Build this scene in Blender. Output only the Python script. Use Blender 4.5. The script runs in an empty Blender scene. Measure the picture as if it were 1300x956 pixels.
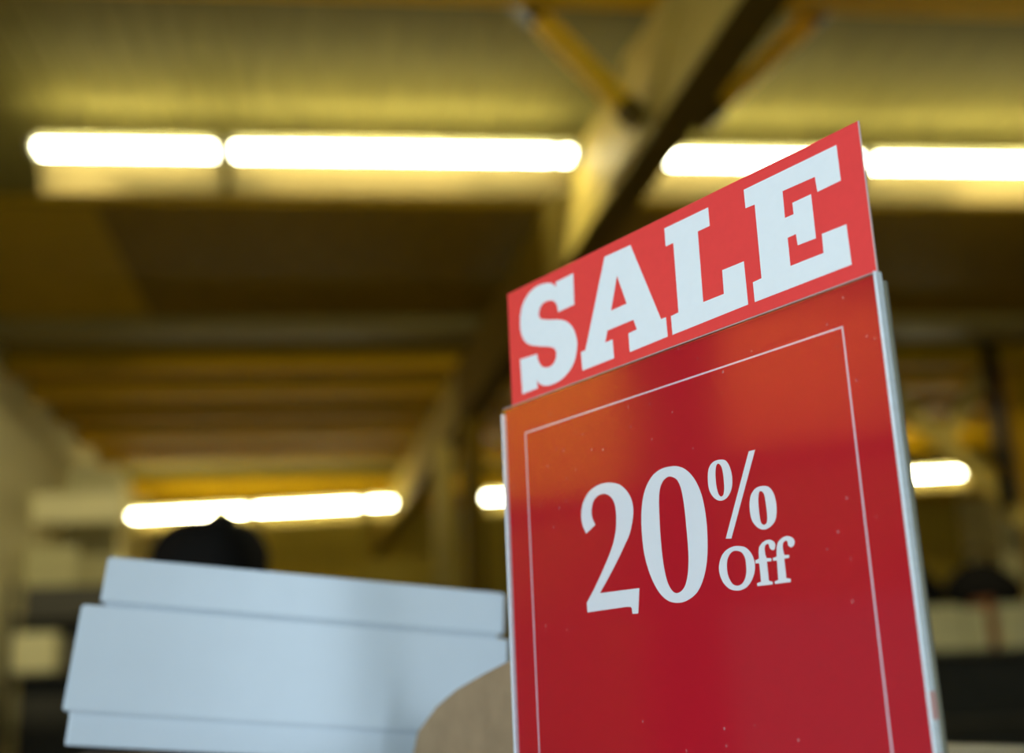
import bpy, bmesh, math, random
from mathutils import Vector, Matrix

random.seed(4)
SC = bpy.context.scene
COL = SC.collection

# ------------------------------------------------------------------ camera
cam_data = bpy.data.cameras.new('camera')
cam = bpy.data.objects.new('camera', cam_data)
COL.objects.link(cam)
cam_r = Vector((0.99229462, -0.11735896, -0.03972739))
cam_u = Vector((0.00543545, -0.27909723, 0.96024746))
cam_f = Vector((0.12378144, 0.95306433, 0.27630878))
m = Matrix((cam_r, cam_u, -cam_f)).transposed().to_4x4()
m.translation = Vector((0, 0, 1.35))
cam.matrix_world = m
cam_data.sensor_width = 36.0
cam_data.lens = 1600.0 / 1300.0 * 36.0
cam_data.shift_y = -44.5 / 1300.0
cam_data.clip_start = 0.02
cam_data.dof.use_dof = True
cam_data.dof.focus_distance = 0.60
cam_data.dof.aperture_fstop = 3.9
cam_data.dof.aperture_blades = 0
SC.camera = cam

# ------------------------------------------------------------------ world, daylight, exposure
SC.view_settings.view_transform = 'Standard'
SC.view_settings.look = 'None'
SC.view_settings.gamma = 1.0
SC.view_settings.exposure = 0.0
world = bpy.data.worlds.new('world')
SC.world = world
world.use_nodes = True
world.node_tree.nodes['Background'].inputs[0].default_value = (0.62, 0.78, 1.0, 1)
world.node_tree.nodes['Background'].inputs[1].default_value = 1.0


def area(name, loc, target, sx, sy, power, color):
    d = bpy.data.lights.new(name, 'AREA')
    d.shape = 'RECTANGLE'
    d.size, d.size_y = sx, sy
    d.energy = power
    d.color = color
    o = bpy.data.objects.new(name, d)
    COL.objects.link(o)
    o.location = loc
    o.rotation_euler = (Vector(target) - Vector(loc)).to_track_quat('-Z', 'Y').to_euler()
    return o


DAY = (0.66, 0.84, 1.0)
# daylight entering through the shop windows behind and to the left of the camera
area('daylight_back', (-1.7, -3.02, 1.9), (-1.7, 0, 1.9), 1.7, 1.8, 58, DAY)
area('daylight_back', (1.6, -3.02, 1.9), (1.6, 0, 1.9), 1.1, 1.8, 38, DAY)
area('daylight_left', (-3.1, -1.6, 1.9), (0, -1.6, 1.9), 2.2, 1.9, 92, DAY)

# ------------------------------------------------------------------ helpers


def put(name, me, mats, parent=None, **props):
    o = bpy.data.objects.new(name, me)
    COL.objects.link(o)
    if not isinstance(mats, (list, tuple)):
        mats = [mats]
    if not me.materials:
        for mm in mats:
            me.materials.append(mm)
    if parent is not None:
        o.parent = parent
    for k, v in props.items():
        o[k] = v
    return o


def thing(name, label, cat, loc=(0, 0, 0), rz=0.0, group=None, rot=None):
    o = bpy.data.objects.new(name, None)
    o.empty_display_size = 0.05
    COL.objects.link(o)
    o.location = loc
    o.rotation_euler = rot if rot else (0, 0, rz)
    o['label'] = label
    o['category'] = cat
    if group:
        o['group'] = group
    return o


def add_box(bm, x0, x1, y0, y1, z0, z1, bev=0.0, mi=0):
    vs = [bm.verts.new((x, y, z)) for z in (z0, z1) for x, y in ((x0, y0), (x1, y0), (x1, y1), (x0, y1))]
    fs = [(3, 2, 1, 0), (4, 5, 6, 7), (0, 1, 5, 4), (1, 2, 6, 5), (2, 3, 7, 6), (3, 0, 4, 7)]
    faces = [bm.faces.new([vs[i] for i in f]) for f in fs]
    for f in faces:
        f.material_index = mi
    if bev > 0:
        es = list({e for f in faces for e in f.edges})
        bmesh.ops.bevel(bm, geom=es, offset=bev, segments=2, profile=0.5, affect='EDGES')
    return vs


def finish(bm, name, smooth=False):
    bmesh.ops.recalc_face_normals(bm, faces=bm.faces)
    me = bpy.data.meshes.new(name)
    bm.to_mesh(me)
    bm.free()
    if smooth:
        for p in me.polygons:
            p.use_smooth = True
    return me


def box_mesh(name, x0, x1, y0, y1, z0, z1, bev=0.0):
    bm = bmesh.new()
    add_box(bm, x0, x1, y0, y1, z0, z1, bev)
    return finish(bm, name)


def add_tube(bm, a, b, r, seg=12, r2=None):
    a, b = Vector(a), Vector(b)
    r2 = r if r2 is None else r2
    d = (b - a).normalized()
    s = d.orthogonal().normalized()
    t = d.cross(s)
    A, B = [], []
    for i in range(seg):
        q = 2 * math.pi * i / seg
        o = s * math.cos(q) + t * math.sin(q)
        A.append(bm.verts.new(a + o * r))
        B.append(bm.verts.new(b + o * r2))
    for i in range(seg):
        j = (i + 1) % seg
        bm.faces.new((A[i], A[j], B[j], B[i]))
    bm.faces.new(A[::-1])
    bm.faces.new(B)


def tube_mesh(name, a, b, r, seg=16, r2=None):
    bm = bmesh.new()
    add_tube(bm, a, b, r, seg, r2)
    return finish(bm, name, True)


def bar_mesh(name, a, b, w, h, bev=0.004):
    """rectangular timber from a to b, w wide horizontally, h deep"""
    a, b = Vector(a), Vector(b)
    d = (b - a)
    L = d.length
    bm = bmesh.new()
    add_box(bm, 0, L, -w / 2, w / 2, -h / 2, h / 2, bev)
    d.normalize()
    side = Vector((0, 0, 1)).cross(d).normalized()
    upv = d.cross(side)
    M = Matrix((d, side, upv)).transposed().to_4x4()
    M.translation = a
    bm.transform(M)
    return finish(bm, name)


# ------------------------------------------------------------------ materials
def new_mat(name):
    mt = bpy.data.materials.new(name)
    mt.use_nodes = True
    nt = mt.node_tree
    return mt, nt, nt.nodes['Principled BSDF']


def mat(name, col, rough=0.6, var=0.12, scale=8.0, bump=0.0, stretch=(1, 1, 1), coat=0.0, spec=0.12, metal=0.0):
    mt, nt, p = new_mat(name)
    tc = nt.nodes.new('ShaderNodeTexCoord')
    mp = nt.nodes.new('ShaderNodeMapping')
    mp.inputs['Scale'].default_value = stretch
    nz = nt.nodes.new('ShaderNodeTexNoise')
    nz.inputs['Scale'].default_value = scale
    nz.inputs['Detail'].default_value = 5
    nt.links.new(tc.outputs['Object'], mp.inputs[0])
    nt.links.new(mp.outputs[0], nz.inputs['Vector'])
    rp = nt.nodes.new('ShaderNodeValToRGB')
    rp.color_ramp.elements[0].position = 0.3
    rp.color_ramp.elements[1].position = 0.7
    rp.color_ramp.elements[0].color = (*[c * (1 - var) for c in col], 1)
    rp.color_ramp.elements[1].color = (*[min(1, c * (1 + var)) for c in col], 1)
    nt.links.new(nz.outputs['Fac'], rp.inputs[0])
    nt.links.new(rp.outputs[0], p.inputs['Base Color'])
    p.inputs['Roughness'].default_value = rough
    p.inputs['Coat Weight'].default_value = coat
    p.inputs['Specular IOR Level'].default_value = spec
    p.inputs['Metallic'].default_value = metal
    if bump:
        b = nt.nodes.new('ShaderNodeBump')
        b.inputs['Strength'].default_value = bump
        b.inputs['Distance'].default_value = 0.002
        nt.links.new(nz.outputs['Fac'], b.inputs['Height'])
        nt.links.new(b.outputs[0], p.inputs['Normal'])
    return mt


def emit(name, col, s):
    mt, nt, p = new_mat(name)
    p.inputs['Base Color'].default_value = (0.9, 0.9, 0.85, 1)
    p.inputs['Emission Color'].default_value = (*col, 1)
    p.inputs['Emission Strength'].default_value = s
    return mt


M = {}
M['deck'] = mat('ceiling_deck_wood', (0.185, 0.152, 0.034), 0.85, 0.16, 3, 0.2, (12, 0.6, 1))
M['timber'] = mat('glulam_timber', (0.60, 0.45, 0.10), 0.6, 0.14, 4, 0.2, (1, 0.4, 6))
M['ochre'] = mat('ochre_timber', (0.72, 0.42, 0.006), 0.6, 0.15, 5, 0.2, (1, 6, 6))
M['brown'] = mat('brown_timber', (0.46, 0.26, 0.0), 0.65, 0.18, 4, 0.2, (0.5, 6, 6))
M['darkwood'] = mat('dark_brown_board', (0.20, 0.118, 0.0), 0.6, 0.15, 3, 0.1, (6, 1, 1))  # plain dark brown board colour, the soffit's middle bay included
M['midwood'] = mat('mid_brown_board', (0.40, 0.25, 0.0), 0.6, 0.15, 3, 0.1, (1, 6, 1))
M['pipe'] = mat('painted_pipe', (0.25, 0.19, 0.05), 0.5, 0.05)
M['shade_bracket'] = mat('underside_shade_and_bracket', (0.095, 0.058, 0.004), 0.6)  # shade of the girder underside put into colour; brace brackets use it too
M['steel'] = mat('dark_steel', (0.03, 0.028, 0.022), 0.45, 0.1, 20, 0, (1, 1, 1), 0, 0.5, 0.6)
M['wall'] = mat('cream_plaster', (0.74, 0.68, 0.36), 0.85, 0.06, 3, 0.1)
M['oakwall'] = mat('far_wall_boarding', (0.50, 0.38, 0.05), 0.75, 0.12, 2, 0.1, (4, 1, 0.5))
M['floor'] = mat('floor_screed', (0.42, 0.35, 0.22), 0.5, 0.12, 2)
M['reflector'] = mat('cream_reflector', (0.19, 0.145, 0.05), 0.5, 0.03)
M['housing'] = mat('lamp_housing', (0.5, 0.45, 0.2), 0.5, 0.03)
M['tube'] = emit('fluorescent_tube', (1.0, 0.95, 0.66), 32.0)
M['tube_far'] = emit('bright_fluorescent_tube', (1.0, 0.93, 0.60), 46.0)
M['reflector_far'] = mat('cream_reflector_far', (0.24, 0.18, 0.05), 0.5, 0.03)
M['cap'] = mat('lamp_cap', (0.35, 0.34, 0.25), 0.5, 0.03)
M['carton'] = mat('white_coated_carton', (0.56, 0.615, 0.66), 0.24, 0.015, 30, 0.05, (1, 1, 1), 0.0, 0.6)
M['kraft'] = mat('kraft_board', (0.34,0.23,0.13), 0.8, 0.10, 60, 0.2)
M['shelf'] = mat('grey_shelf_enamel', (0.42, 0.43, 0.42), 0.4, 0.04)
M['gondola'] = mat('charcoal_shelf', (0.085, 0.08, 0.06), 0.5, 0.08)
M['palebox'] = mat('pale_goods_carton', (0.66, 0.62, 0.34), 0.7, 0.06)
M['redbox'] = mat('rust_goods_carton', (0.38, 0.13, 0.04), 0.7, 0.06)
M['black'] = mat('black_fabric', (0.012, 0.011, 0.009), 0.8, 0.2, 40, 0.3)
M['greyboard'] = mat('grey_green_board', (0.5, 0.46, 0.22), 0.7, 0.06)
M['hair'] = mat('black_hair', (0.006, 0.005, 0.004), 0.75, 0.3, 120, 0.5, (1, 1, 6))
M['skin'] = mat('skin', (0.50, 0.30, 0.20), 0.55, 0.05, 20)
M['coat'] = mat('dark_coat', (0.03, 0.03, 0.035), 0.85, 0.15, 60, 0.3)
M['trouser'] = mat('dark_trousers', (0.035, 0.038, 0.05), 0.85, 0.15, 60, 0.3)
M['shoe'] = mat('black_leather', (0.015, 0.013, 0.012), 0.35, 0.1)
M['frame'] = mat('white_window_frame', (0.75, 0.76, 0.74), 0.4, 0.03)
M['card_red'] = mat('red_topper_card', (0.86, 0.055, 0.055), 0.42, 0.02, 200, 0.02, (1, 1, 1), 0, 0.4)
M['insert_red'] = mat('crimson_insert_card', (0.52, 0.007, 0.022), 0.5, 0.02, 200, 0.0)
M['print_white'] = mat('white_print', (0.83, 0.86, 0.88), 0.45, 0.01, 200)
M['print_pink'] = mat('thin_line_print', (0.78, 0.62, 0.68), 0.45, 0.01, 200)
M['paper_edge'] = mat('card_edge', (0.70, 0.50, 0.48), 0.8, 0.03)
M['acryl_edge'] = mat('polished_acrylic_edge', (0.70, 0.76, 0.80), 0.25, 0.05, 60, 0, (1, 1, 4), 0.5, 0.5)
M['acryl_back'] = mat('translucent_back_plate', (0.20, 0.19, 0.14), 0.35, 0.05, 40)
M['top_edge'] = mat('dull_acrylic_edge', (0.46, 0.33, 0.32), 0.4, 0.1, 80)
M['rust'] = mat('rust_red_reflection_board', (0.85, 0.27, 0.04), 0.6, 0.2, 3, 0.1)
M['pinkish'] = mat('pink_patch', (0.62, 0.36, 0.33), 0.6, 0.03)

# clear acrylic: fresnel mirror over full transparency, with fine scratches and dust
mt, nt, p = new_mat('clear_acrylic')
nt.nodes.remove(p)
out = nt.nodes['Material Output']
tr = nt.nodes.new('ShaderNodeBsdfTransparent')
tr.inputs[0].default_value = (0.985, 0.98, 0.985, 1)
gl = nt.nodes.new('ShaderNodeBsdfGlossy')
gl.inputs['Roughness'].default_value = 0.085
fr = nt.nodes.new('ShaderNodeFresnel')
fr.inputs['IOR'].default_value = 1.62
mx = nt.nodes.new('ShaderNodeMixShader')
geo = nt.nodes.new('ShaderNodeNewGeometry')
inv = nt.nodes.new('ShaderNodeMath')
inv.operation = 'SUBTRACT'
inv.inputs[0].default_value = 1.0
nt.links.new(geo.outputs['Backfacing'], inv.inputs[1])
fm = nt.nodes.new('ShaderNodeMath')
fm.operation = 'MULTIPLY'
nt.links.new(fr.outputs[0], fm.inputs[0])
nt.links.new(inv.outputs[0], fm.inputs[1])
nt.links.new(fm.outputs[0], mx.inputs[0])
nt.links.new(tr.outputs[0], mx.inputs[1])
nt.links.new(gl.outputs[0], mx.inputs[2])
tc = nt.nodes.new('ShaderNodeTexCoord')
vo = nt.nodes.new('ShaderNodeTexVoronoi')
vo.inputs['Scale'].default_value = 95
nt.links.new(tc.outputs['Object'], vo.inputs['Vector'])
vo2 = nt.nodes.new('ShaderNodeTexNoise')
vo2.inputs['Scale'].default_value = 14
nt.links.new(tc.outputs['Object'], vo2.inputs['Vector'])
th = nt.nodes.new('ShaderNodeMapRange')
th.inputs['From Min'].default_value = 0.095
th.inputs['From Max'].default_value = 0.03
th.inputs['To Max'].default_value = 0.22
nt.links.new(vo.outputs['Distance'], th.inputs['Value'])
gate = nt.nodes.new('ShaderNodeMapRange')
gate.inputs['From Min'].default_value = 0.52
gate.inputs['From Max'].default_value = 0.62
nt.links.new(vo2.outputs['Fac'], gate.inputs['Value'])
mul = nt.nodes.new('ShaderNodeMath')
mul.operation = 'MULTIPLY'
nt.links.new(th.outputs[0], mul.inputs[0])
nt.links.new(gate.outputs[0], mul.inputs[1])
df = nt.nodes.new('ShaderNodeBsdfDiffuse')
df.inputs[0].default_value = (0.8, 0.7, 0.72, 1)
mx2 = nt.nodes.new('ShaderNodeMixShader')
nt.links.new(mul.outputs[0], mx2.inputs[0])
nt.links.new(mx.outputs[0], mx2.inputs[1])
nt.links.new(df.outputs[0], mx2.inputs[2])
nt.links.new(mx2.outputs[0], out.inputs[0])
M['acrylic'] = mt

# ------------------------------------------------------------------ setting
XL, XR, YB, YF = -3.2, 11.0, -3.1, 22.0
ZD = 4.66


def struct(name, me, m_, parent=None, kind='structure'):
    o = put(name, me, m_, parent)
    o['kind'] = kind
    return o


struct('floor', box_mesh('floor', XL - .15, XR + .15, YB - .15, YF + .15, -0.1, 0), M['floor'])
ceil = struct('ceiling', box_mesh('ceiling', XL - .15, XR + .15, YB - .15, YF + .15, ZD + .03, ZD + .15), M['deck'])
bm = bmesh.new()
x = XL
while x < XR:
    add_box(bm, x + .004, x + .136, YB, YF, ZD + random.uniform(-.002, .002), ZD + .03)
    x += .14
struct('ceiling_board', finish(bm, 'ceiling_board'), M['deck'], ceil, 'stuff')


def wall_with_windows(name, axis, pos, a0, a1, wins, m_, t=0.15):
    """axis 'x': wall in a plane y=pos running along x; 'y': plane x=pos running along y"""
    bm = bmesh.new()
    z1 = ZD + .03

    def seg(s0, s1, q0, q1):
        if axis == 'x':
            add_box(bm, s0, s1, pos - t, pos, q0, q1)
        else:
            add_box(bm, pos - t, pos, s0, s1, q0, q1)
    cur = a0
    for (w0, w1, b, tp) in wins:
        seg(cur, w0, 0, z1)
        seg(w0, w1, 0, b)
        seg(w0, w1, tp, z1)
        cur = w1
    seg(cur, a1, 0, z1)
    return struct(name, finish(bm, name), m_)


wall_with_windows('wall_back', 'x', YB, XL, XR, [(-2.5, -0.7, .95, 2.85), (1.0, 2.2, .95, 2.85)], M['wall'])
wall_with_windows('wall_left', 'y', XL, YB - .15, YF, [(-2.75, -0.45, .95, 2.85)], M['wall'])
struct('wall_right', box_mesh('wall_right', XR, XR + .15, YB, YF, 0, ZD + .03), M['wall'])
struct('wall_front', box_mesh('wall_front', XL, XR, YF, YF + .15, 0, ZD + .03), M['oakwall'])


def window(n, axis, pos, a0, a1, b, t):
    bm = bmesh.new()
    w = .05

    def bx(s0, s1, q0, q1):
        if axis == 'x':
            add_box(bm, s0, s1, pos - .12, pos - .05, q0, q1)
        else:
            add_box(bm, pos - .12, pos - .05, s0, s1, q0, q1)
    bx(a0, a0 + w, b, t)
    bx(a1 - w, a1, b, t)
    bx(a0 + w, a1 - w, b, b + w)
    bx(a0 + w, a1 - w, t - w, t)
    mid = (a0 + a1) / 2
    bx(mid - w / 2, mid + w / 2, b + w, t - w)
    struct('window_%d' % n, finish(bm, 'window'), M['frame'])


window(1, 'x', YB, -2.5, -0.7, .95, 2.85)
window(2, 'x', YB, 1.0, 2.2, .95, 2.85)
window(3, 'y', XL, -2.75, -0.45, .95, 2.85)

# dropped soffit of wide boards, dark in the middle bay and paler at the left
bm = bmesh.new()
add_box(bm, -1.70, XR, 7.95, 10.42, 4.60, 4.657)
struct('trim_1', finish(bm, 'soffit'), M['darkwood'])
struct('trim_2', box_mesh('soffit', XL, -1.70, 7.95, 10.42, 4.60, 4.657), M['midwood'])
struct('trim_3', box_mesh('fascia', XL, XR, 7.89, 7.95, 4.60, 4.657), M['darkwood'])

GLYPHS = {
  'S': [[('p',[(561,2767),(558,2797),(723,2800),(717,2616),(565,2614)]),('s',[(565,2614),(556,2660),(532,2688),(499,2704),(437,2709),(396,2690),(379,2651),(398,2621),(467,2596),(579,2565),(645,2533),(696,2481),(721,2417),(720,2364),(692,2295),(633,2245),(550,2215),(462,2209),(399,2219),(355,2241),(333,2270)]),('p',[(334,2219),(181,2218),(173,2431),(343,2421)]),('s',[(343,2421),(353,2379),(382,2340),(426,2320),(477,2319),(513,2339),(528,2374),(516,2408),(467,2433),(379,2459),(288,2489),(230,2526),(198,2579),(188,2638),(199,2709),(234,2769),(299,2811),(380,2828),(459,2820),(516,2802),(561,2767)])]],
  'A': [[('p',[(1009,2807),(1228,2803),(1425,2335),(1462,2335),(1464,2232),(1165,2226),(1164,2328),(1233,2332),(1211,2391),(992,2390),(966,2329),(1030,2330),(1033,2226),(758,2222),(754,2330),(794,2330)])],[('p',[(1102,2670),(1166,2493),(1033,2491)])]],
  'L': [[('p',[(1503,2804),(1830,2804),(1830,2706),(1743,2706),(1739,2336),(1885,2336),(1888,2456),(2035,2455),(2036,2239),(1502,2231),(1500,2330),(1558,2334),(1561,2705),(1502,2705)])]],
  'E': [[('p',[(2079,2806),(2658,2806),(2659,2635),(2522,2631),(2518,2706),(2319,2710),(2317,2577),(2371,2577),(2371,2633),(2484,2634),(2484,2422),(2375,2424),(2372,2480),(2320,2479),(2319,2342),(2518,2341),(2520,2430),(2660,2428),(2663,2241),(2080,2238),(2080,2336),(2137,2339),(2140,2708),(2079,2710)])]],
  '2': [[('s',[(720,1333),(692,1385),(688,1448),(714,1507),(769,1551),(845,1573),(931,1572),(1014,1550),(1073,1508),(1108,1456),(1117,1399),(1104,1345),(1076,1285),(1033,1235),(955,1152),(870,1070),(806,1012)]),('p',[(1124,1008),(1102,885),(1057,887)]),('s',[(1057,905),(1051,920),(1021,925)]),('p',[(694,923)]),('s',[(692,972),(770,1047),(857,1143),(932,1239),(967,1315),(979,1394),(969,1461),(937,1500),(893,1519),(840,1518),(798,1495),(777,1452),(779,1410),(801,1368)])]],
  '0': [[('c',[(1453,1569),(1528,1539),(1586,1481),(1624,1403),(1641,1310),(1642,1209),(1628,1102),(1595,1014),(1542,950),(1469,918),(1398,912),(1328,930),(1266,979),(1213,1065),(1180,1170),(1172,1286),(1182,1392),(1213,1479),(1270,1541),(1349,1572)])],[('c',[(1424,1521),(1463,1497),(1487,1444),(1498,1362),(1502,1242),(1501,1125),(1484,1033),(1452,978),(1403,958),(1363,976),(1333,1029),(1315,1122),(1310,1243),(1314,1373),(1326,1462),(1354,1507),(1391,1524)])]],
  'pct': [[('c',[(1776,1544),(1810,1530),(1832,1491),(1838,1439),(1825,1392),(1792,1360),(1749,1353),(1709,1372),(1680,1415),(1677,1471),(1690,1518),(1725,1543)])],[('c',[(1759,1527),(1776,1506),(1782,1464),(1781,1410),(1772,1379),(1754,1372),(1738,1390),(1729,1435),(1731,1489),(1742,1523)])],[('c',[(2029,1378),(2067,1364),(2092,1324),(2097,1266),(2083,1217),(2048,1191),(2008,1184),(1970,1199),(1939,1237),(1933,1296),(1947,1347),(1982,1375)])],[('c',[(2014,1357),(2030,1339),(2035,1296),(2036,1239),(2029,1212),(2011,1205),(1994,1219),(1989,1261),(1990,1314),(1999,1352)])],[('p',[(1960,1550),(2000,1550),(1799,1170),(1762,1174)])]],
  'O': [[('c',[(1839,1131),(1881,1120),(1913,1093),(1930,1056),(1930,1016),(1911,977),(1876,946),(1835,933),(1794,934),(1755,947),(1721,977),(1703,1017),(1703,1056),(1724,1096),(1758,1121),(1801,1132)])],[('c',[(1830,1110),(1858,1098),(1875,1072),(1878,1037),(1874,1003),(1857,972),(1831,956),(1804,955),(1778,968),(1759,999),(1753,1035),(1759,1072),(1778,1099),(1802,1111)])]],
  'f': [[('p',[(1961,957),(1935,953),(1937,940),(2030,939),(2031,950),(2009,957),(2007,1041),(2035,1040),(2036,1053)]),('s',[(2007,1057),(2001,1082),(2003,1107),(2015,1118),(2029,1115),(2034,1097),(2047,1088),(2060,1089),(2067,1106),(2064,1120),(2041,1134),(2010,1134),(1983,1122),(1966,1102),(1961,1059)]),('p',[(1938,1055),(1937,1041),(1961,1039)])]],
  'f2': [[('p',[(2066,955),(2042,950),(2045,939),(2138,939),(2139,952),(2114,958),(2113,1042),(2142,1043),(2144,1055)]),('s',[(2115,1058),(2111,1088),(2115,1110),(2132,1119),(2142,1113),(2144,1098),(2157,1087),(2174,1091),(2183,1105),(2178,1122),(2155,1135),(2122,1136),(2092,1122),(2077,1101),(2069,1056)]),('p',[(2046,1053),(2045,1041),(2069,1039)])]],
}

# ------------------------------------------------------------------ roof timbers (each beam a thing)
def beam(label, a, b, w, h, m_, name='roof_beam', group=None):
    a, b = Vector(a), Vector(b)
    me = bar_mesh(name, (0, 0, 0), b - a, w, h, 0.006)
    o = put(name, me, m_)
    o.location = a
    o['label'] = label
    o['category'] = 'beam'
    if group:
        o['group'] = group
    return o


beam('wide ochre cross beam nearest the camera at the top edge of the picture', (XL, 4.99, 4.555), (XR, 4.99, 4.555), .28, .20, M['ochre'])
beam('pale grey-brown cross beam at the far edge of the dark soffit', (XL, 10.72, 4.585), (XR, 10.72, 4.585), .52, .14, M['pipe'])
ys = [11.75, 12.7, 13.75, 14.9, 16.1, 18.7, 20.4]
nm = ['first', 'second', 'third', 'fourth', 'fifth', 'sixth', 'seventh']
for i, y in enumerate(ys):
    beam('brown timber cross beam, %s one beyond the pale grey-brown beam' % nm[i], (XL, y, 4.555), (XR, y, 4.555), .30, .20,
         M['brown' if i % 2 == 0 else 'ochre'], group='brown cross beams in the far half of the roof')

# the main glulam girder, running away from the camera, with steel-footed braces and a gusset
gx = lambda y: 1.845 - 0.0685 * y
girder = thing('glulam_girder', 'deep pale glulam girder running away behind the sign, underside shade painted on', 'girder', (gx(5.3), 5.3, 3.9))
g0, g1 = Vector((gx(1.0), 1.0, 4.177)), Vector((gx(21.9), 21.9, 4.177))
o_ = Vector((gx(5.3), 5.3, 3.9))
me = bar_mesh('girder_body', g0 - o_, g1 - o_, .19, .543, .008)
put('girder_body', me, M['timber'], girder)
put('shade_casing', bar_mesh('shade_casing', Vector((gx(7.6), 7.6, 4.176)) - o_, Vector((gx(11.6), 11.6, 4.176)) - o_, .21, .56, .006), M['darkwood'], girder)  # dark sleeve added for the girder's unlit middle stretch, shade as colour
put('underside_shade', bar_mesh('underside_shade', Vector((gx(1.0), 1.0, 3.897)) - o_, Vector((gx(21.9), 21.9, 3.897)) - o_, .192, .012, .001), M['shade_bracket'], girder)  # dark strip standing in for shade along the girder underside
Lb0, Lb1 = Vector((1.33, 5.30, 3.97)), Vector((0.76, 5.30, 4.63))
Rb0, Rb1 = Vector((1.64, 5.30, 3.97)), Vector((2.38, 5.30, 4.66))


def brace(a, b, label):
    t = thing('knee_brace', label, 'brace', a)
    d = b - a
    put('strut', bar_mesh('strut', (0, 0, 0), d * .80, .09, .085), M['ochre'], t)
    put('dark_upper_end', bar_mesh('dark_upper_end', d * .78, d, .10, .095), M['steel'], t)  # top end of the brace, darker than the strut
    put('foot_bracket', bar_mesh('foot_bracket', d * -.02, d * .12, .105, .10), M['shade_bracket'], t)


brace(Lb0, Lb1, 'slim ochre knee brace rising to the upper left from the girder')
brace(Rb0, Rb1, 'slim ochre knee brace rising to the upper right from the girder')
bm = bmesh.new()
f_, b_ = [], []
for (py, pz) in ((4.62, 4.30), (5.55, 4.44), (6.05, 3.94), (5.45, 3.92)):
    f_.append(bm.verts.new((gx(py) - .125, py, pz)))
    b_.append(bm.verts.new((gx(py) - .097, py, pz)))
bm.faces.new(f_)
bm.faces.new(b_[::-1])
for i in range(4):
    j = (i + 1) % 4
    bm.faces.new((f_[i], f_[j], b_[j], b_[i]))
gus = put('gusset_board', finish(bm, 'gusset_board'), M['timber'])
gus['label'] = 'pale triangular plywood gusset between girder and left knee brace'
gus['category'] = 'gusset'

# ------------------------------------------------------------------ fluorescent fittings


def fitting(label, a, b, group, caps=(0.0, 1.0), tube=M['tube'], refl=M['reflector']):
    a, b = Vector(a), Vector(b)
    d = b - a
    L = d.length
    t = thing('fluorescent_fitting', label, 'ceiling light', a, math.atan2(d.y, d.x), group)
    put('housing', box_mesh('housing', 0, L, -.022, .022, .030, .085, .004), M['housing'], t)
    bm = bmesh.new()
    vs = [bm.verts.new(v) for v in ((0, .10, -.005), (L, .10, -.005), (L, .20, -.17), (0, .20, -.17),
                                    (0, .106, .0), (L, .106, .0), (L, .206, -.165), (0, .206, -.165))]
    for f in ((0, 1, 2, 3), (7, 6, 5, 4), (0, 4, 5, 1), (3, 2, 6, 7), (0, 3, 7, 4), (1, 5, 6, 2)):
        bm.faces.new([vs[i] for i in f])
    put('reflector', finish(bm, 'reflector'), refl, t)
    for yy in (-.05, .042):
        put('tube', tube_mesh('tube', (.03, yy, .0), (L - .03, yy, .0), .019), tube, t)
    for xx in caps:
        put('lamp_holder', box_mesh('lamp_holder', xx * L - .018, xx * L + .018, -.075, .066, -.028, .034, .003), M['cap'], t)
    for xx in (.2, .8):
        put('hanger_rod', tube_mesh('hanger_rod', (xx * L, 0, .08), (xx * L, 0, ZD - a.z + .005), .004, 8), M['steel'], t)
    return t


G1 = 'fluorescent fittings in the near row'
fitting('short near-row fluorescent fitting at the far left', (-1.74, 6.6, 4.375), (-.745, 6.6, 4.375), G1)
fitting('long near-row fluorescent fitting, its right end meeting the girder', (-.69, 6.6, 4.375), (1.27, 6.6, 4.36), G1, (0, .94, 1))
fitting('near-row fluorescent fitting just right of the girder, partly behind the sign', (1.58, 6.6, 4.36), (3.0, 6.6, 4.355), G1)
fitting('near-row fluorescent fitting at the right edge, right of the sign', (3.04, 6.6, 4.355), (5.0, 6.6, 4.345), G1)
G2 = 'fluorescent fittings in the far row'


def far(x0, x1, label, caps=(0, 1)):
    fy = lambda x: 17.5 - (x + 3.03) * .205
    fz = lambda x: 3.985
    fitting(label, (x0, fy(x0), fz(x0)), (x1, fy(x1), fz(x1)), G2, caps, M['tube_far'], M['reflector_far'])


far(-3.02, -1.42, 'leftmost far-row fluorescent fitting above the dark head')
far(-1.35, .07, 'second far-row fluorescent fitting from the left, above the white cartons')
far(.14, .52, 'very short far-row fluorescent fitting just left of the girder')
far(1.66, 3.3, 'far-row fluorescent fitting peeping out at the left side of the sign')
far(5.7, 7.95, 'far-row fluorescent fitting at the right, seen beside the sign edge')

# ------------------------------------------------------------------ SALE sign in its acrylic holder
SX, SY = 0.0860, 0.7263
SZ = 1.5184 - 0.216
sign = thing('sale_sign', 'red SALE 20% Off sign in a clear acrylic holder, standing in front', 'sign', (SX, SY, SZ), math.atan2(-0.88446829, 0.46660031))


def catmull(P, closed, n=5):
    out_ = []
    N = len(P)
    rng = range(N) if closed else range(N - 1)
    for i in rng:
        if closed:
            p0, p1, p2, p3 = P[i - 1], P[i], P[(i + 1) % N], P[(i + 2) % N]
        else:
            p1, p2 = P[i], P[i + 1]
            p0 = P[i - 1] if i > 0 else (2 * p1[0] - p2[0], 2 * p1[1] - p2[1])
            p3 = P[i + 2] if i + 2 < N else (2 * p2[0] - p1[0], 2 * p2[1] - p1[1])
        for k in range(n):
            t = k / n
            out_.append(tuple(.5 * ((2 * p1[q]) + (-p0[q] + p2[q]) * t + (2 * p0[q] - 5 * p1[q] + 4 * p2[q] - p3[q]) * t * t
                                    + (-p0[q] + 3 * p1[q] - 3 * p2[q] + p3[q]) * t ** 3) for q in (0, 1)))
    if not closed:
        out_.append(tuple(P[-1]))
    return out_


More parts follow.
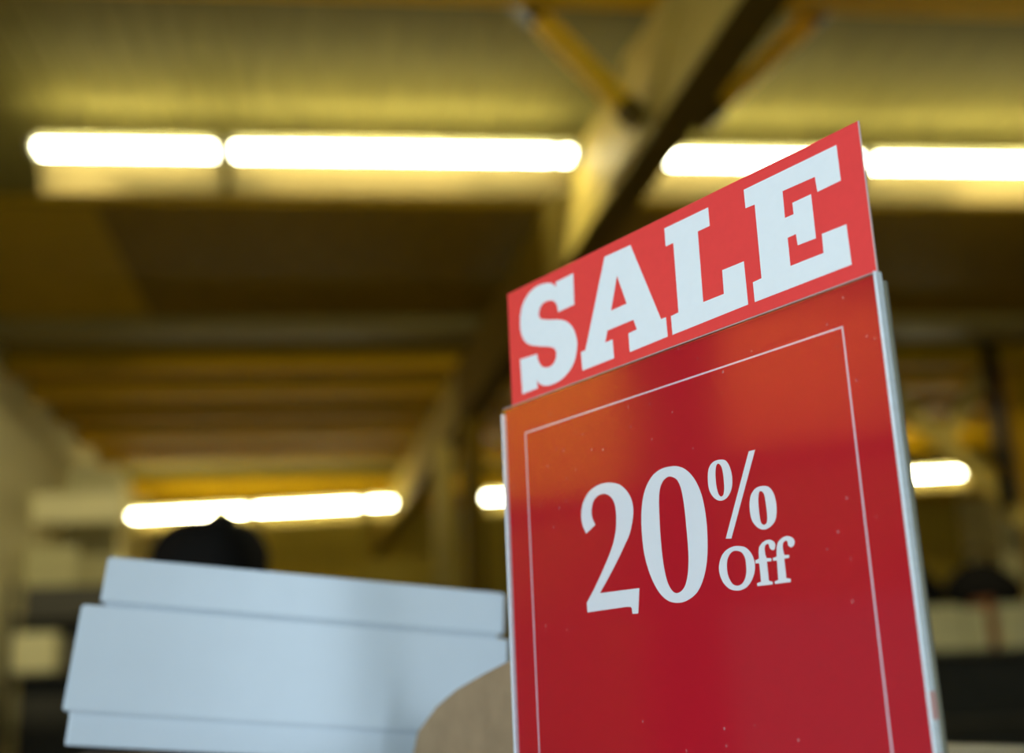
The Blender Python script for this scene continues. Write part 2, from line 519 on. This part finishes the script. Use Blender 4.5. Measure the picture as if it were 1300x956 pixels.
def glyph(name, key, y, parent, m_):
    cu = bpy.data.curves.new(name, 'CURVE')
    cu.dimensions = '2D'
    cu.fill_mode = 'BOTH'
    cu.extrude = 0.00006
    for contour in GLYPHS[key]:
        pts_ = []
        for kind, P in contour:
            q = P if kind == 'p' else catmull(P, kind == 'c')
            for v in q:
                if not pts_ or (abs(v[0] - pts_[-1][0]) + abs(v[1] - pts_[-1][1])) > .5:
                    pts_.append(v)
        if abs(pts_[0][0] - pts_[-1][0]) + abs(pts_[0][1] - pts_[-1][1]) < .5:
            pts_.pop()
        sp_ = cu.splines.new('POLY')
        sp_.points.add(len(pts_) - 1)
        for i, v in enumerate(pts_):
            sp_.points[i].co = (v[0] / 10000, v[1] / 10000, 0, 1)
        sp_.use_cyclic_u = True
    tmp = bpy.data.objects.new('tmp', cu)
    COL.objects.link(tmp)
    bpy.context.view_layer.update()
    me_ = bpy.data.meshes.new_from_object(tmp.evaluated_get(bpy.context.evaluated_depsgraph_get()))
    bpy.data.objects.remove(tmp)
    # stand the flat print upright on the card: (x, y) -> (x, 0, z)
    me_.transform(Matrix(((1, 0, 0, 0), (0, 0, -1, y), (0, 1, 0, 0), (0, 0, 0, 1))))
    me_.materials.clear()
    return put(name, me_, m_, parent)


HW, HH = .2800, .2160
topper = put('topper_card', box_mesh('topper_card', .0068, .2787, .0034, .0040, .205, .2868), M['card_red'], sign)
for k in 'SALE':
    glyph('letter', k, .0033, topper, M['print_white'])
put('card_edge', box_mesh('card_edge', .27872, .2791, .0033, .0041, .205, .2868), M['paper_edge'], topper)
card = put('insert_card', box_mesh('insert_card', .0013, .2788, .0026, .0030, .003, .2152), M['insert_red'], sign)
glyph('digit', '2', .0025, card, M['print_white'])
glyph('digit', '0', .0025, card, M['print_white'])
glyph('percent_sign', 'pct', .0025, card, M['print_white'])
glyph('letter', 'O', .0025, card, M['print_white'])
glyph('letter', 'f', .0025, card, M['print_white'])
glyph('letter', 'f2', .0025, card, M['print_white'])
bm = bmesh.new()
x0, x1, z0, z1, w = .0200, .2584, .0180, .1985, .0009
for q in ((x0, x1, z1 - w, z1), (x0, x1, z0, z0 + w), (x0, x0 + w, z0, z1), (x1 - w, x1, z0, z1)):
    add_box(bm, q[0], q[1], .00245, .00259, q[2], q[3])
put('border_line', finish(bm, 'border_line'), M['print_pink'], card)

put('front_panel', box_mesh('front_panel', .0012, .2792, .0002, .0022, .0012, HH - .0004), M['acrylic'], sign)
# polished rim of the front panel: left, top and right edges
bm = bmesh.new()
add_box(bm, -.0004, .0012, 0, .0030, 0, HH - .003, .0004)
put('panel_rim', finish(bm, 'panel_rim'), M['acryl_edge'], sign)
put('top_rim', box_mesh('top_rim', .0012, .2790, .0004, .0020, HH - .0004, HH + .0002), M['top_edge'], sign)
put('side_rim', box_mesh('side_rim', .2792, .2806, 0, .0042, 0, HH + .0004, .0003), M['acryl_edge'], sign)
put('back_plate', box_mesh('back_plate', -.0003, .2810, .0045, .0072, 0, HH - .003, .0008), M['acryl_back'], sign)
put('base_foot', box_mesh('base_foot', .02, .26, .0072, .085, 0, .003, .001), M['acryl_edge'], sign)
for z_ in (.0355, .0125):
    put('side_patch', box_mesh('side_patch', .2801, .2809, .0004, .0040, z_, z_ + .0105, .0001), M['pinkish'], sign)  # small pinkish patches on the right rim

# ------------------------------------------------------------------ white cartons on the display shelf


def carton(name, label, x, y, z, rz, L, D, H, lid_h, group, taper=.0):
    t = thing(name, label, 'carton', (x, y, z), rz, group)
    put('body', box_mesh('body', .003, L - .003, .003, D - .003, 0, H - .002, .0012), M['carton'], t)
    bm = bmesh.new()
    vs = add_box(bm, 0, L, 0, D, H - lid_h, H, 0)
    for v in vs[:4]:
        v.co.x += (-taper if v.co.x < L / 2 else taper)
        v.co.y += (-taper if v.co.y < D / 2 else taper)
    bmesh.ops.bevel(bm, geom=list(bm.edges), offset=.0012, segments=2, affect='EDGES')
    put('lid', finish(bm, 'lid'), M['carton'], t)
    return t


CG = 'stacked white cartons behind the sign'
ca, ct = math.radians(11), math.radians(5.7)
cb = Vector((math.cos(ca) * math.cos(ct), math.sin(ca) * math.cos(ct), -math.sin(ct)))
cdp = Vector((-math.sin(ca), math.cos(ca), 0))
cup = cb.cross(cdp)
crot = Matrix((cb, cdp, cup)).transposed().to_euler()
LH = .092
base = Vector((-.1857, .9041, 1.4272)) - cup * LH
c1 = carton('white_carton', 'larger glossy white carton at the bottom of the tilted stack', 0, 0, 0, 0, .306, .20, LH, .070, CG, .002)
c1.location, c1.rotation_euler = base, crot
c2 = carton('white_carton', 'shallower white carton on top of the tilted stack, set back a little', 0, 0, 0, 0, .2905, .17, .0338, .031, CG, .001)
c2.location, c2.rotation_euler = base + cb * .0125 + cdp * .006 + cup * (LH + .0004), crot
pk = put('cardboard_packer', box_mesh('cardboard_packer', 0, .06, 0, .14, 0, .025, .001), M['kraft'])
pk.location = (-.200, .945, SZ)
pk['label'] = 'flat brown cardboard block propping the left end of the white cartons'
pk['category'] = 'packing block'

# kraft flap carton between sign and cartons
t = thing('kraft_carton', 'tan kraft cardboard carton with a slanting flap, tucked behind the sign', 'carton', (.050, .836, SZ - .0), math.atan2(-.88, .47))
put('body', box_mesh('body', .010, .090, .028, .070, 0, .045, .001), M['kraft'], t)
bm = bmesh.new()
cv = [(-.075, .0), (-.06, .032), (-.035, .048), (-.01, .058), (.02, .066), (.05, .073), (.09, .079), (.09, .0)]
f_, b_ = [], []
for (px, pz) in cv:
    f_.append(bm.verts.new((px, .022, pz)))
    b_.append(bm.verts.new((px, .026, pz)))
bm.faces.new(f_)
bm.faces.new(b_[::-1])
for i in range(len(cv)):
    j = (i + 1) % len(cv)
    bm.faces.new((f_[i], f_[j], b_[j], b_[i]))
put('flap', finish(bm, 'flap'), M['kraft'], t)

# the display stand carrying sign and cartons
t = thing('display_stand', 'grey metal display stand under the sign and white cartons', 'stand', (.10, .98, 0), math.radians(14))
put('top_shelf', box_mesh('top_shelf', -.42, .42, -.36, .36, SZ - .03, SZ, .003), M['shelf'], t)
put('middle_shelf', box_mesh('middle_shelf', -.40, .40, -.34, .34, .75, .78, .003), M['shelf'], t)
put('plinth', box_mesh('plinth', -.42, .42, -.36, .36, 0, .12, .004), M['gondola'], t)
for ax in (-.40, .40):
    for ay in (-.34, .34):
        put('upright', box_mesh('upright', ax - .018, ax + .018, ay - .018, ay + .018, .12, SZ - .03, .002), M['gondola'], t)

# ------------------------------------------------------------------ person behind the cartons


def skin_chain(name, verts, edges, radii, m_, parent, sub=2):
    me_ = bpy.data.meshes.new(name)
    me_.from_pydata(verts, edges, [])
    ob = bpy.data.objects.new(name, me_)
    COL.objects.link(ob)
    sk = ob.modifiers.new('skin', 'SKIN')
    sk.use_smooth_shade = True
    for i, r in enumerate(radii):
        sv = me_.skin_vertices[0].data[i]
        sv.radius = (r, r) if not isinstance(r, tuple) else r
        sv.use_root = (i == 0)
    sb = ob.modifiers.new('sub', 'SUBSURF')
    sb.levels = sub
    sb.render_levels = sub
    bpy.context.view_layer.update()
    me2 = bpy.data.meshes.new_from_object(ob.evaluated_get(bpy.context.evaluated_depsgraph_get()))
    bpy.data.objects.remove(ob)
    for p_ in me2.polygons:
        p_.use_smooth = True
    me2.materials.clear()
    return put(name, me2, m_, parent)


per = thing('person', 'person with black hair, top of the head showing above the white cartons', 'person', (-.265, 2.42, 0), math.radians(160))
H0 = 1.565
bv = [(0, 0, .93), (0, 0, 1.10), (0, 0, 1.27), (0, .0, 1.38), (0, -.005, 1.45), (0, -.01, 1.50),
      (.17, 0, 1.37), (.22, .02, 1.10), (.22, -.06, .88), (.22, -.09, .80),
      (-.17, 0, 1.37), (-.22, .02, 1.10), (-.22, -.06, .88), (-.22, -.09, .80),
      (.09, 0, .86), (.10, -.01, .48), (.10, .02, .09), (.10, -.12, .04),
      (-.09, 0, .86), (-.10, -.01, .48), (-.10, .02, .09), (-.10, -.12, .04)]
be = [(0, 1), (1, 2), (2, 3), (3, 4), (4, 5), (3, 6), (6, 7), (7, 8), (8, 9), (3, 10), (10, 11), (11, 12), (12, 13),
      (0, 14), (14, 15), (15, 16), (16, 17), (0, 18), (18, 19), (19, 20), (20, 21)]
br = [(.15, .11), (.13, .10), (.15, .11), (.12, .09), .055, .052, .06, .045, .033, .028, .06, .045, .033, .028,
      .085, .055, .04, .035, .085, .055, .04, .035]
skin_chain('body', bv, be, br, M['coat'], per)
# head: shaped ball with brow, cheeks, chin and nose
bm = bmesh.new()
bmesh.ops.create_uvsphere(bm, u_segments=40, v_segments=28, radius=1)
for v in bm.verts:
    x, y, z = v.co
    sxx = .074 * (1 - .22 * max(0, -z) ** 1.5)
    v.co.x = x * sxx
    v.co.y = y * (.094 if y > 0 else .090) * (1 - .10 * max(0, -z))
    v.co.z = z * .118
    if y < 0:
        nose = math.exp(-((x / .16) ** 2)) * math.exp(-((z + .18) / .22) ** 2)
        v.co.y -= .026 * nose
        v.co.y += .008 * (math.exp(-(((abs(x) - .36) / .15) ** 2)) * math.exp(-((z - .05) / .14) ** 2))
        v.co.y -= .006 * math.exp(-((x / .3) ** 2)) * math.exp(-((z + .80) / .12) ** 2)
        v.co.y += .004 * math.exp(-((x / .3) ** 2)) * math.exp(-((z + .52) / .05) ** 2)
bm.transform(Matrix.Translation((0, -.012, H0 + .02)))
head = put('head', finish(bm, 'head', True), M['skin'], per)
for s in (-1, 1):
    bm = bmesh.new()
    bmesh.ops.create_uvsphere(bm, u_segments=14, v_segments=10, radius=1)
    bm.transform(Matrix.Translation((s * .074, .0, H0 + .015)) @ Matrix.Diagonal((.010, .018, .030, 1)))
    put('ear', finish(bm, 'ear', True), M['skin'], head)
    bm = bmesh.new()
    bmesh.ops.create_uvsphere(bm, u_segments=14, v_segments=10, radius=.011)
    bm.transform(Matrix.Translation((s * .030, -.088, H0 + .025)))
    put('eye', finish(bm, 'eye', True), M['frame'], head)
bm = bmesh.new()
bmesh.ops.create_uvsphere(bm, u_segments=48, v_segments=32, radius=1)
for v in bm.verts:
    x, y, z = v.co
    lump = 1 + .02 * math.sin(9 * x + 3 * z) * math.cos(7 * y)
    k = (abs(x) ** 2.8 + abs(y) ** 2.8 + abs(z) ** 2.8) ** (-1 / 2.8)
    x, y, z = x * k, y * k, z * k
    v.co = Vector((x * .104 * lump, y * .112 * lump, math.copysign(abs(max(z, -.45)), z) * .118 * (1 if z > 0 else 1.2)))
    if y < -.2 and z < .35:
        v.co.y *= .72
bm.transform(Matrix.Translation((0, .008, H0 + .0225)))
put('hair', finish(bm, 'hair', True), M['hair'], per)
bm = bmesh.new()
bmesh.ops.create_uvsphere(bm, u_segments=20, v_segments=14, radius=1)
bm.transform(Matrix.Translation((-.026, .02, H0 + .134)) @ Matrix.Diagonal((.028, .030, .018, 1)))
put('hair_knot', finish(bm, 'hair_knot', True), M['hair'], per)
for s in (-1, 1):
    bm = bmesh.new()
    add_box(bm, s * .10 - .045, s * .10 + .045, -.19, .07, 0, .075, .02)
    put('shoe', finish(bm, 'shoe', True), M['shoe'], per)
    # hand: palm with five fingers
    hb = bmesh.new()
    add_box(hb, s * .22 - .014, s * .22 + .014, -.135, -.055, .70, .79, .010)
    hand = put('hand', finish(hb, 'hand', True), M['skin'], per)
    for q in range(4):
        yy = -.125 + q * .021
        ln = (.062, .072, .076, .066)[q]
        fb = bmesh.new()
        add_tube(fb, (s * .22, yy, .705), (s * .218, yy - .004, .705 - ln * .55), .0085, 8)
        add_tube(fb, (s * .218, yy - .004, .708 - ln * .55), (s * .208, yy - .004, .705 - ln), .0078, 8, .006)
        put('finger', finish(fb, 'finger', True), M['skin'], hand)
    fb = bmesh.new()
    add_tube(fb, (s * .22, -.130, .765), (s * .21, -.158, .725), .010, 8)
    add_tube(fb, (s * .21, -.157, .728), (s * .205, -.160, .695), .009, 8, .007)
    put('thumb', finish(fb, 'thumb', True), M['skin'], hand)

# ------------------------------------------------------------------ left background: tall shelving by the pale wall


def simple(name, label, cat, m_, x0, x1, y0, y1, z0, z1, bev=.004, group=None):
    o = put(name, box_mesh(name, 0, x1 - x0, 0, y1 - y0, 0, z1 - z0, bev), m_)
    o.location = (x0, y0, z0)
    o['label'] = label
    o['category'] = cat
    if group:
        o['group'] = group
    return o


def rack(label, x, y, W_, D_, H_, levels, m_):
    t = thing('shelf_rack', label, 'shelving', (x, y, 0))
    for ax in (0, W_ - .04):
        for ay in (0, D_ - .04):
            put('upright', box_mesh('upright', ax, ax + .04, ay, ay + .04, 0, H_, .002), m_, t)
    for z in levels:
        put('shelf_board', box_mesh('shelf_board', 0.0, W_, 0.0, D_, z - .03, z, .002), m_, t)
    put('back_panel', box_mesh('back_panel', .04, W_ - .04, D_ - .03, D_ - .01, .05, H_, .001), m_, t)
    return t


rack('tall charcoal shelf rack at the left edge by the pale wall', -3.16, 12.2, .95, .6, 2.62, (.1, .7, 1.3, 1.8, 2.3), M['gondola'])
simple('pale_carton', 'pale cream carton on the charcoal rack at the lower left edge', 'carton', M['palebox'], -3.1, -2.72, 12.22, 12.6, 1.801, 2.15)
simple('header_board', 'pale cream header board high on the left above the charcoal rack', 'sign board', M['wall'], -3.2, -2.32, 13.0, 13.06, 3.27, 3.56)
simple('hanging_board', 'dark slanting board hanging at the far left above the rack', 'sign board', M['greyboard'], -3.2, -2.72, 12.9, 12.95, 2.62, 3.02)
t = simple('wall_panel', 'grey-green upright wall panel behind the charcoal rack', 'panel', M['greyboard'], -3.18, -2.6, 14.4, 14.46, 2.0, 4.1)

# ------------------------------------------------------------------ right background
rack('charcoal shelf rack at the lower right edge beside the sign', 4.05, 9.0, 1.5, .6, 1.60, (.1, .6, 1.1, 1.6), M['gondola'])
RG = 'cartons on the right-hand rack'
simple('pale_carton', 'pale yellow carton on the right rack, nearest the sign edge', 'carton', M['palebox'], 4.14, 4.44, 9.03, 9.4, 1.60, 1.92, group=RG)
simple('pale_carton', 'pale yellow carton on the right rack, second from the sign edge', 'carton', M['palebox'], 4.46, 4.62, 9.03, 9.4, 1.60, 1.90, group=RG)
simple('rust_carton', 'small rust-brown carton between the pale cartons on the right rack', 'carton', M['redbox'], 4.645, 4.70, 9.05, 9.3, 1.60, 1.97, group=RG)
simple('pale_carton', 'pale yellow carton on the right rack at the picture edge', 'carton', M['palebox'], 4.72, 5.0, 9.03, 9.4, 1.60, 1.92, group=RG)


def bag(label, x, y, z, sx, sy, sz):
    t = thing('black_bag', label, 'bag', (x, y, z))
    bm = bmesh.new()
    bmesh.ops.create_uvsphere(bm, u_segments=24, v_segments=16, radius=1)
    for v in bm.verts:
        a = v.co
        k = 1 - .25 * max(0, a.z)
        v.co = Vector((a.x * sx * k, a.y * sy * k, (a.z if a.z > -.8 else -.8) * sz + .8 * sz))
    put('bag_body', finish(bm, 'bag_body', True), M['black'], t)
    bm = bmesh.new()
    P = [(-sx * .35, 0, sz * 1.65), (-sx * .3, 0, sz * 2.1), (0, 0, sz * 2.3), (sx * .3, 0, sz * 2.1), (sx * .35, 0, sz * 1.65)]
    for a, b in zip(P, P[1:]):
        add_tube(bm, a, b, .012, 8)
    put('handle', finish(bm, 'handle', True), M['black'], t)


rk = rack('dark brown rack standing behind the right-hand charcoal rack', 4.0, 10.2, 2.2, .6, 1.95, (.1, .7, 1.3, 1.95), M['gondola'])
bag('round black bag on the rear rack, nearer the sign', 4.75, 10.5, 1.95, .27, .2, .22)
bag('larger black bag on the rear rack at the right edge', 5.38, 10.5, 1.95, .36, .22, .24)

t = thing('timber_post', 'pale timber post with a slanting brace at the upper right edge', 'post', (6.95, 12.2, 0))
put('post_body', box_mesh('post_body', -.1, .1, -.1, .1, 0, 4.85, .004), M['brown'], t)
put('raking_strut', bar_mesh('raking_strut', (-.1, 0, 2.9), (-1.55, 0, 4.45), .14, .16), M['timber'], t)
put('upper_strut', bar_mesh('upper_strut', (-.95, 0, 3.75), (-.28, 0, 4.62), .12, .14), M['timber'], t)
pole = put('black_pole', tube_mesh('black_pole', (0, 0, 3.0), (0, 0, 4.85), .075), M['steel'])
pole.location = (6.35, 11.6, 0)
pole['label'] = 'thick black vertical drop pole near the upper right edge'
pole['category'] = 'pole'
simple('hanging_board', 'olive hanging board low at the right edge above the black bags', 'sign board', M['greyboard'], 7.05, 8.8, 13.2, 13.25, 2.45, 3.35)

# middle background: pale column left of the sign
t = thing('timber_post', 'slim pale timber post left of the sign, below the girder', 'post', (.86, 12.4, 0))
put('post_body', box_mesh('post_body', -.09, .09, -.09, .09, 0, 3.88, .004), M['timber'], t)
t = thing('timber_post', 'dark timber post directly left of the sign, beside the slim pale post', 'post', (1.07, 11.4, 0))
put('post_body', box_mesh('post_body', -.09, .09, -.12, .12, 0, 3.89, .004), M['darkwood'], t)
simple('low_panel', 'olive boarded low partition behind the cartons, left of the sign', 'partition', M['oakwall'], .1, 2.2, 15.2, 15.3, 0, 3.05)

# ------------------------------------------------------------------ unseen boards and cabinets added at left to make the acrylic reflections
struct('added_trim_4', box_mesh('added_panelling', XL, XL + .02, 0.2, 5.0, .1, 3.3), M['darkwood'])  # dark boards added unseen to keep the reflection dark around the lit ones
XP = XL + .021
simple('reflection_board', 'wide ochre board added unseen on the left wall for reflections, lit by an added spot lamp', 'board', M['ochre'], XP, XP + .05, 1.80, 2.95, 2.02, 2.70)
simple('reflection_board', 'narrow rust-red board added unseen on the left wall for reflections, lit by an added spot lamp', 'board', M['rust'], XP, XP + .05, .98, 1.60, 2.10, 2.52)
simple('reflection_cabinet', 'pale grey cabinet added unseen against the left wall for a reflection', 'cabinet', M['frame'], XP, XP + .3, .85, 1.57, 0, 1.60)
simple('reflection_cabinet', 'ochre wooden cabinet added unseen against the left wall for a reflection', 'cabinet', M['ochre'], XP, XP + .35, 1.90, 2.8, 0, 1.60)


def added_spot_lamp(label, loc, target, power, cone=38, color=(1.0, .78, .48), group=None):  # unseen lamps added to brighten the mirrored boards and the far background
    t = thing('added_spot_lamp', label, 'spotlight', loc, 0, group)
    d = Vector(target) - Vector(loc)
    d.normalize()
    put('lamp_can', tube_mesh('lamp_can', d * -.10, d * .02, .035, 20, .05), M['steel'], t)
    put('stem', tube_mesh('stem', (0, 0, 0), (0, 0, ZD - loc[2]), .008, 10), M['steel'], t)
    L = bpy.data.lights.new('spot', 'SPOT')
    L.energy = power
    L.color = color
    L.spot_size = math.radians(cone)
    L.spot_blend = .6
    L.shadow_soft_size = .04
    o = bpy.data.objects.new('spot', L)
    COL.objects.link(o)
    o.location = Vector(loc) + d * .03
    o.rotation_euler = d.to_track_quat('-Z', 'Y').to_euler()


added_spot_lamp('unseen spot lamp added to light the wide board on the left wall', (-2.1, 2.25, 3.5), (-3.15, 2.32, 2.35), 480, 34)
added_spot_lamp('unseen spot lamp added to light the narrow board on the left wall', (-2.1, 1.3, 3.5), (-3.15, 1.3, 2.3), 420, 30)
added_spot_lamp('unseen ceiling spot lamp added as fill, left one, aimed at the charcoal rack', (-1.0, 4.3, 4.25), (-2.9, 13, 2.9), 1100, 22, (1.0, .9, .6))
added_spot_lamp('unseen ceiling spot lamp added as fill, middle one, aimed along the far beams', (.3, 4.2, 4.0), (-.6, 15, 4.5), 330, 30, (1.0, .85, .5))
added_spot_lamp('unseen ceiling spot lamp added as fill, right one, aimed at the right timber post', (3.2, 4.3, 4.25), (6.0, 12, 3.2), 750, 28, (1.0, .88, .55))
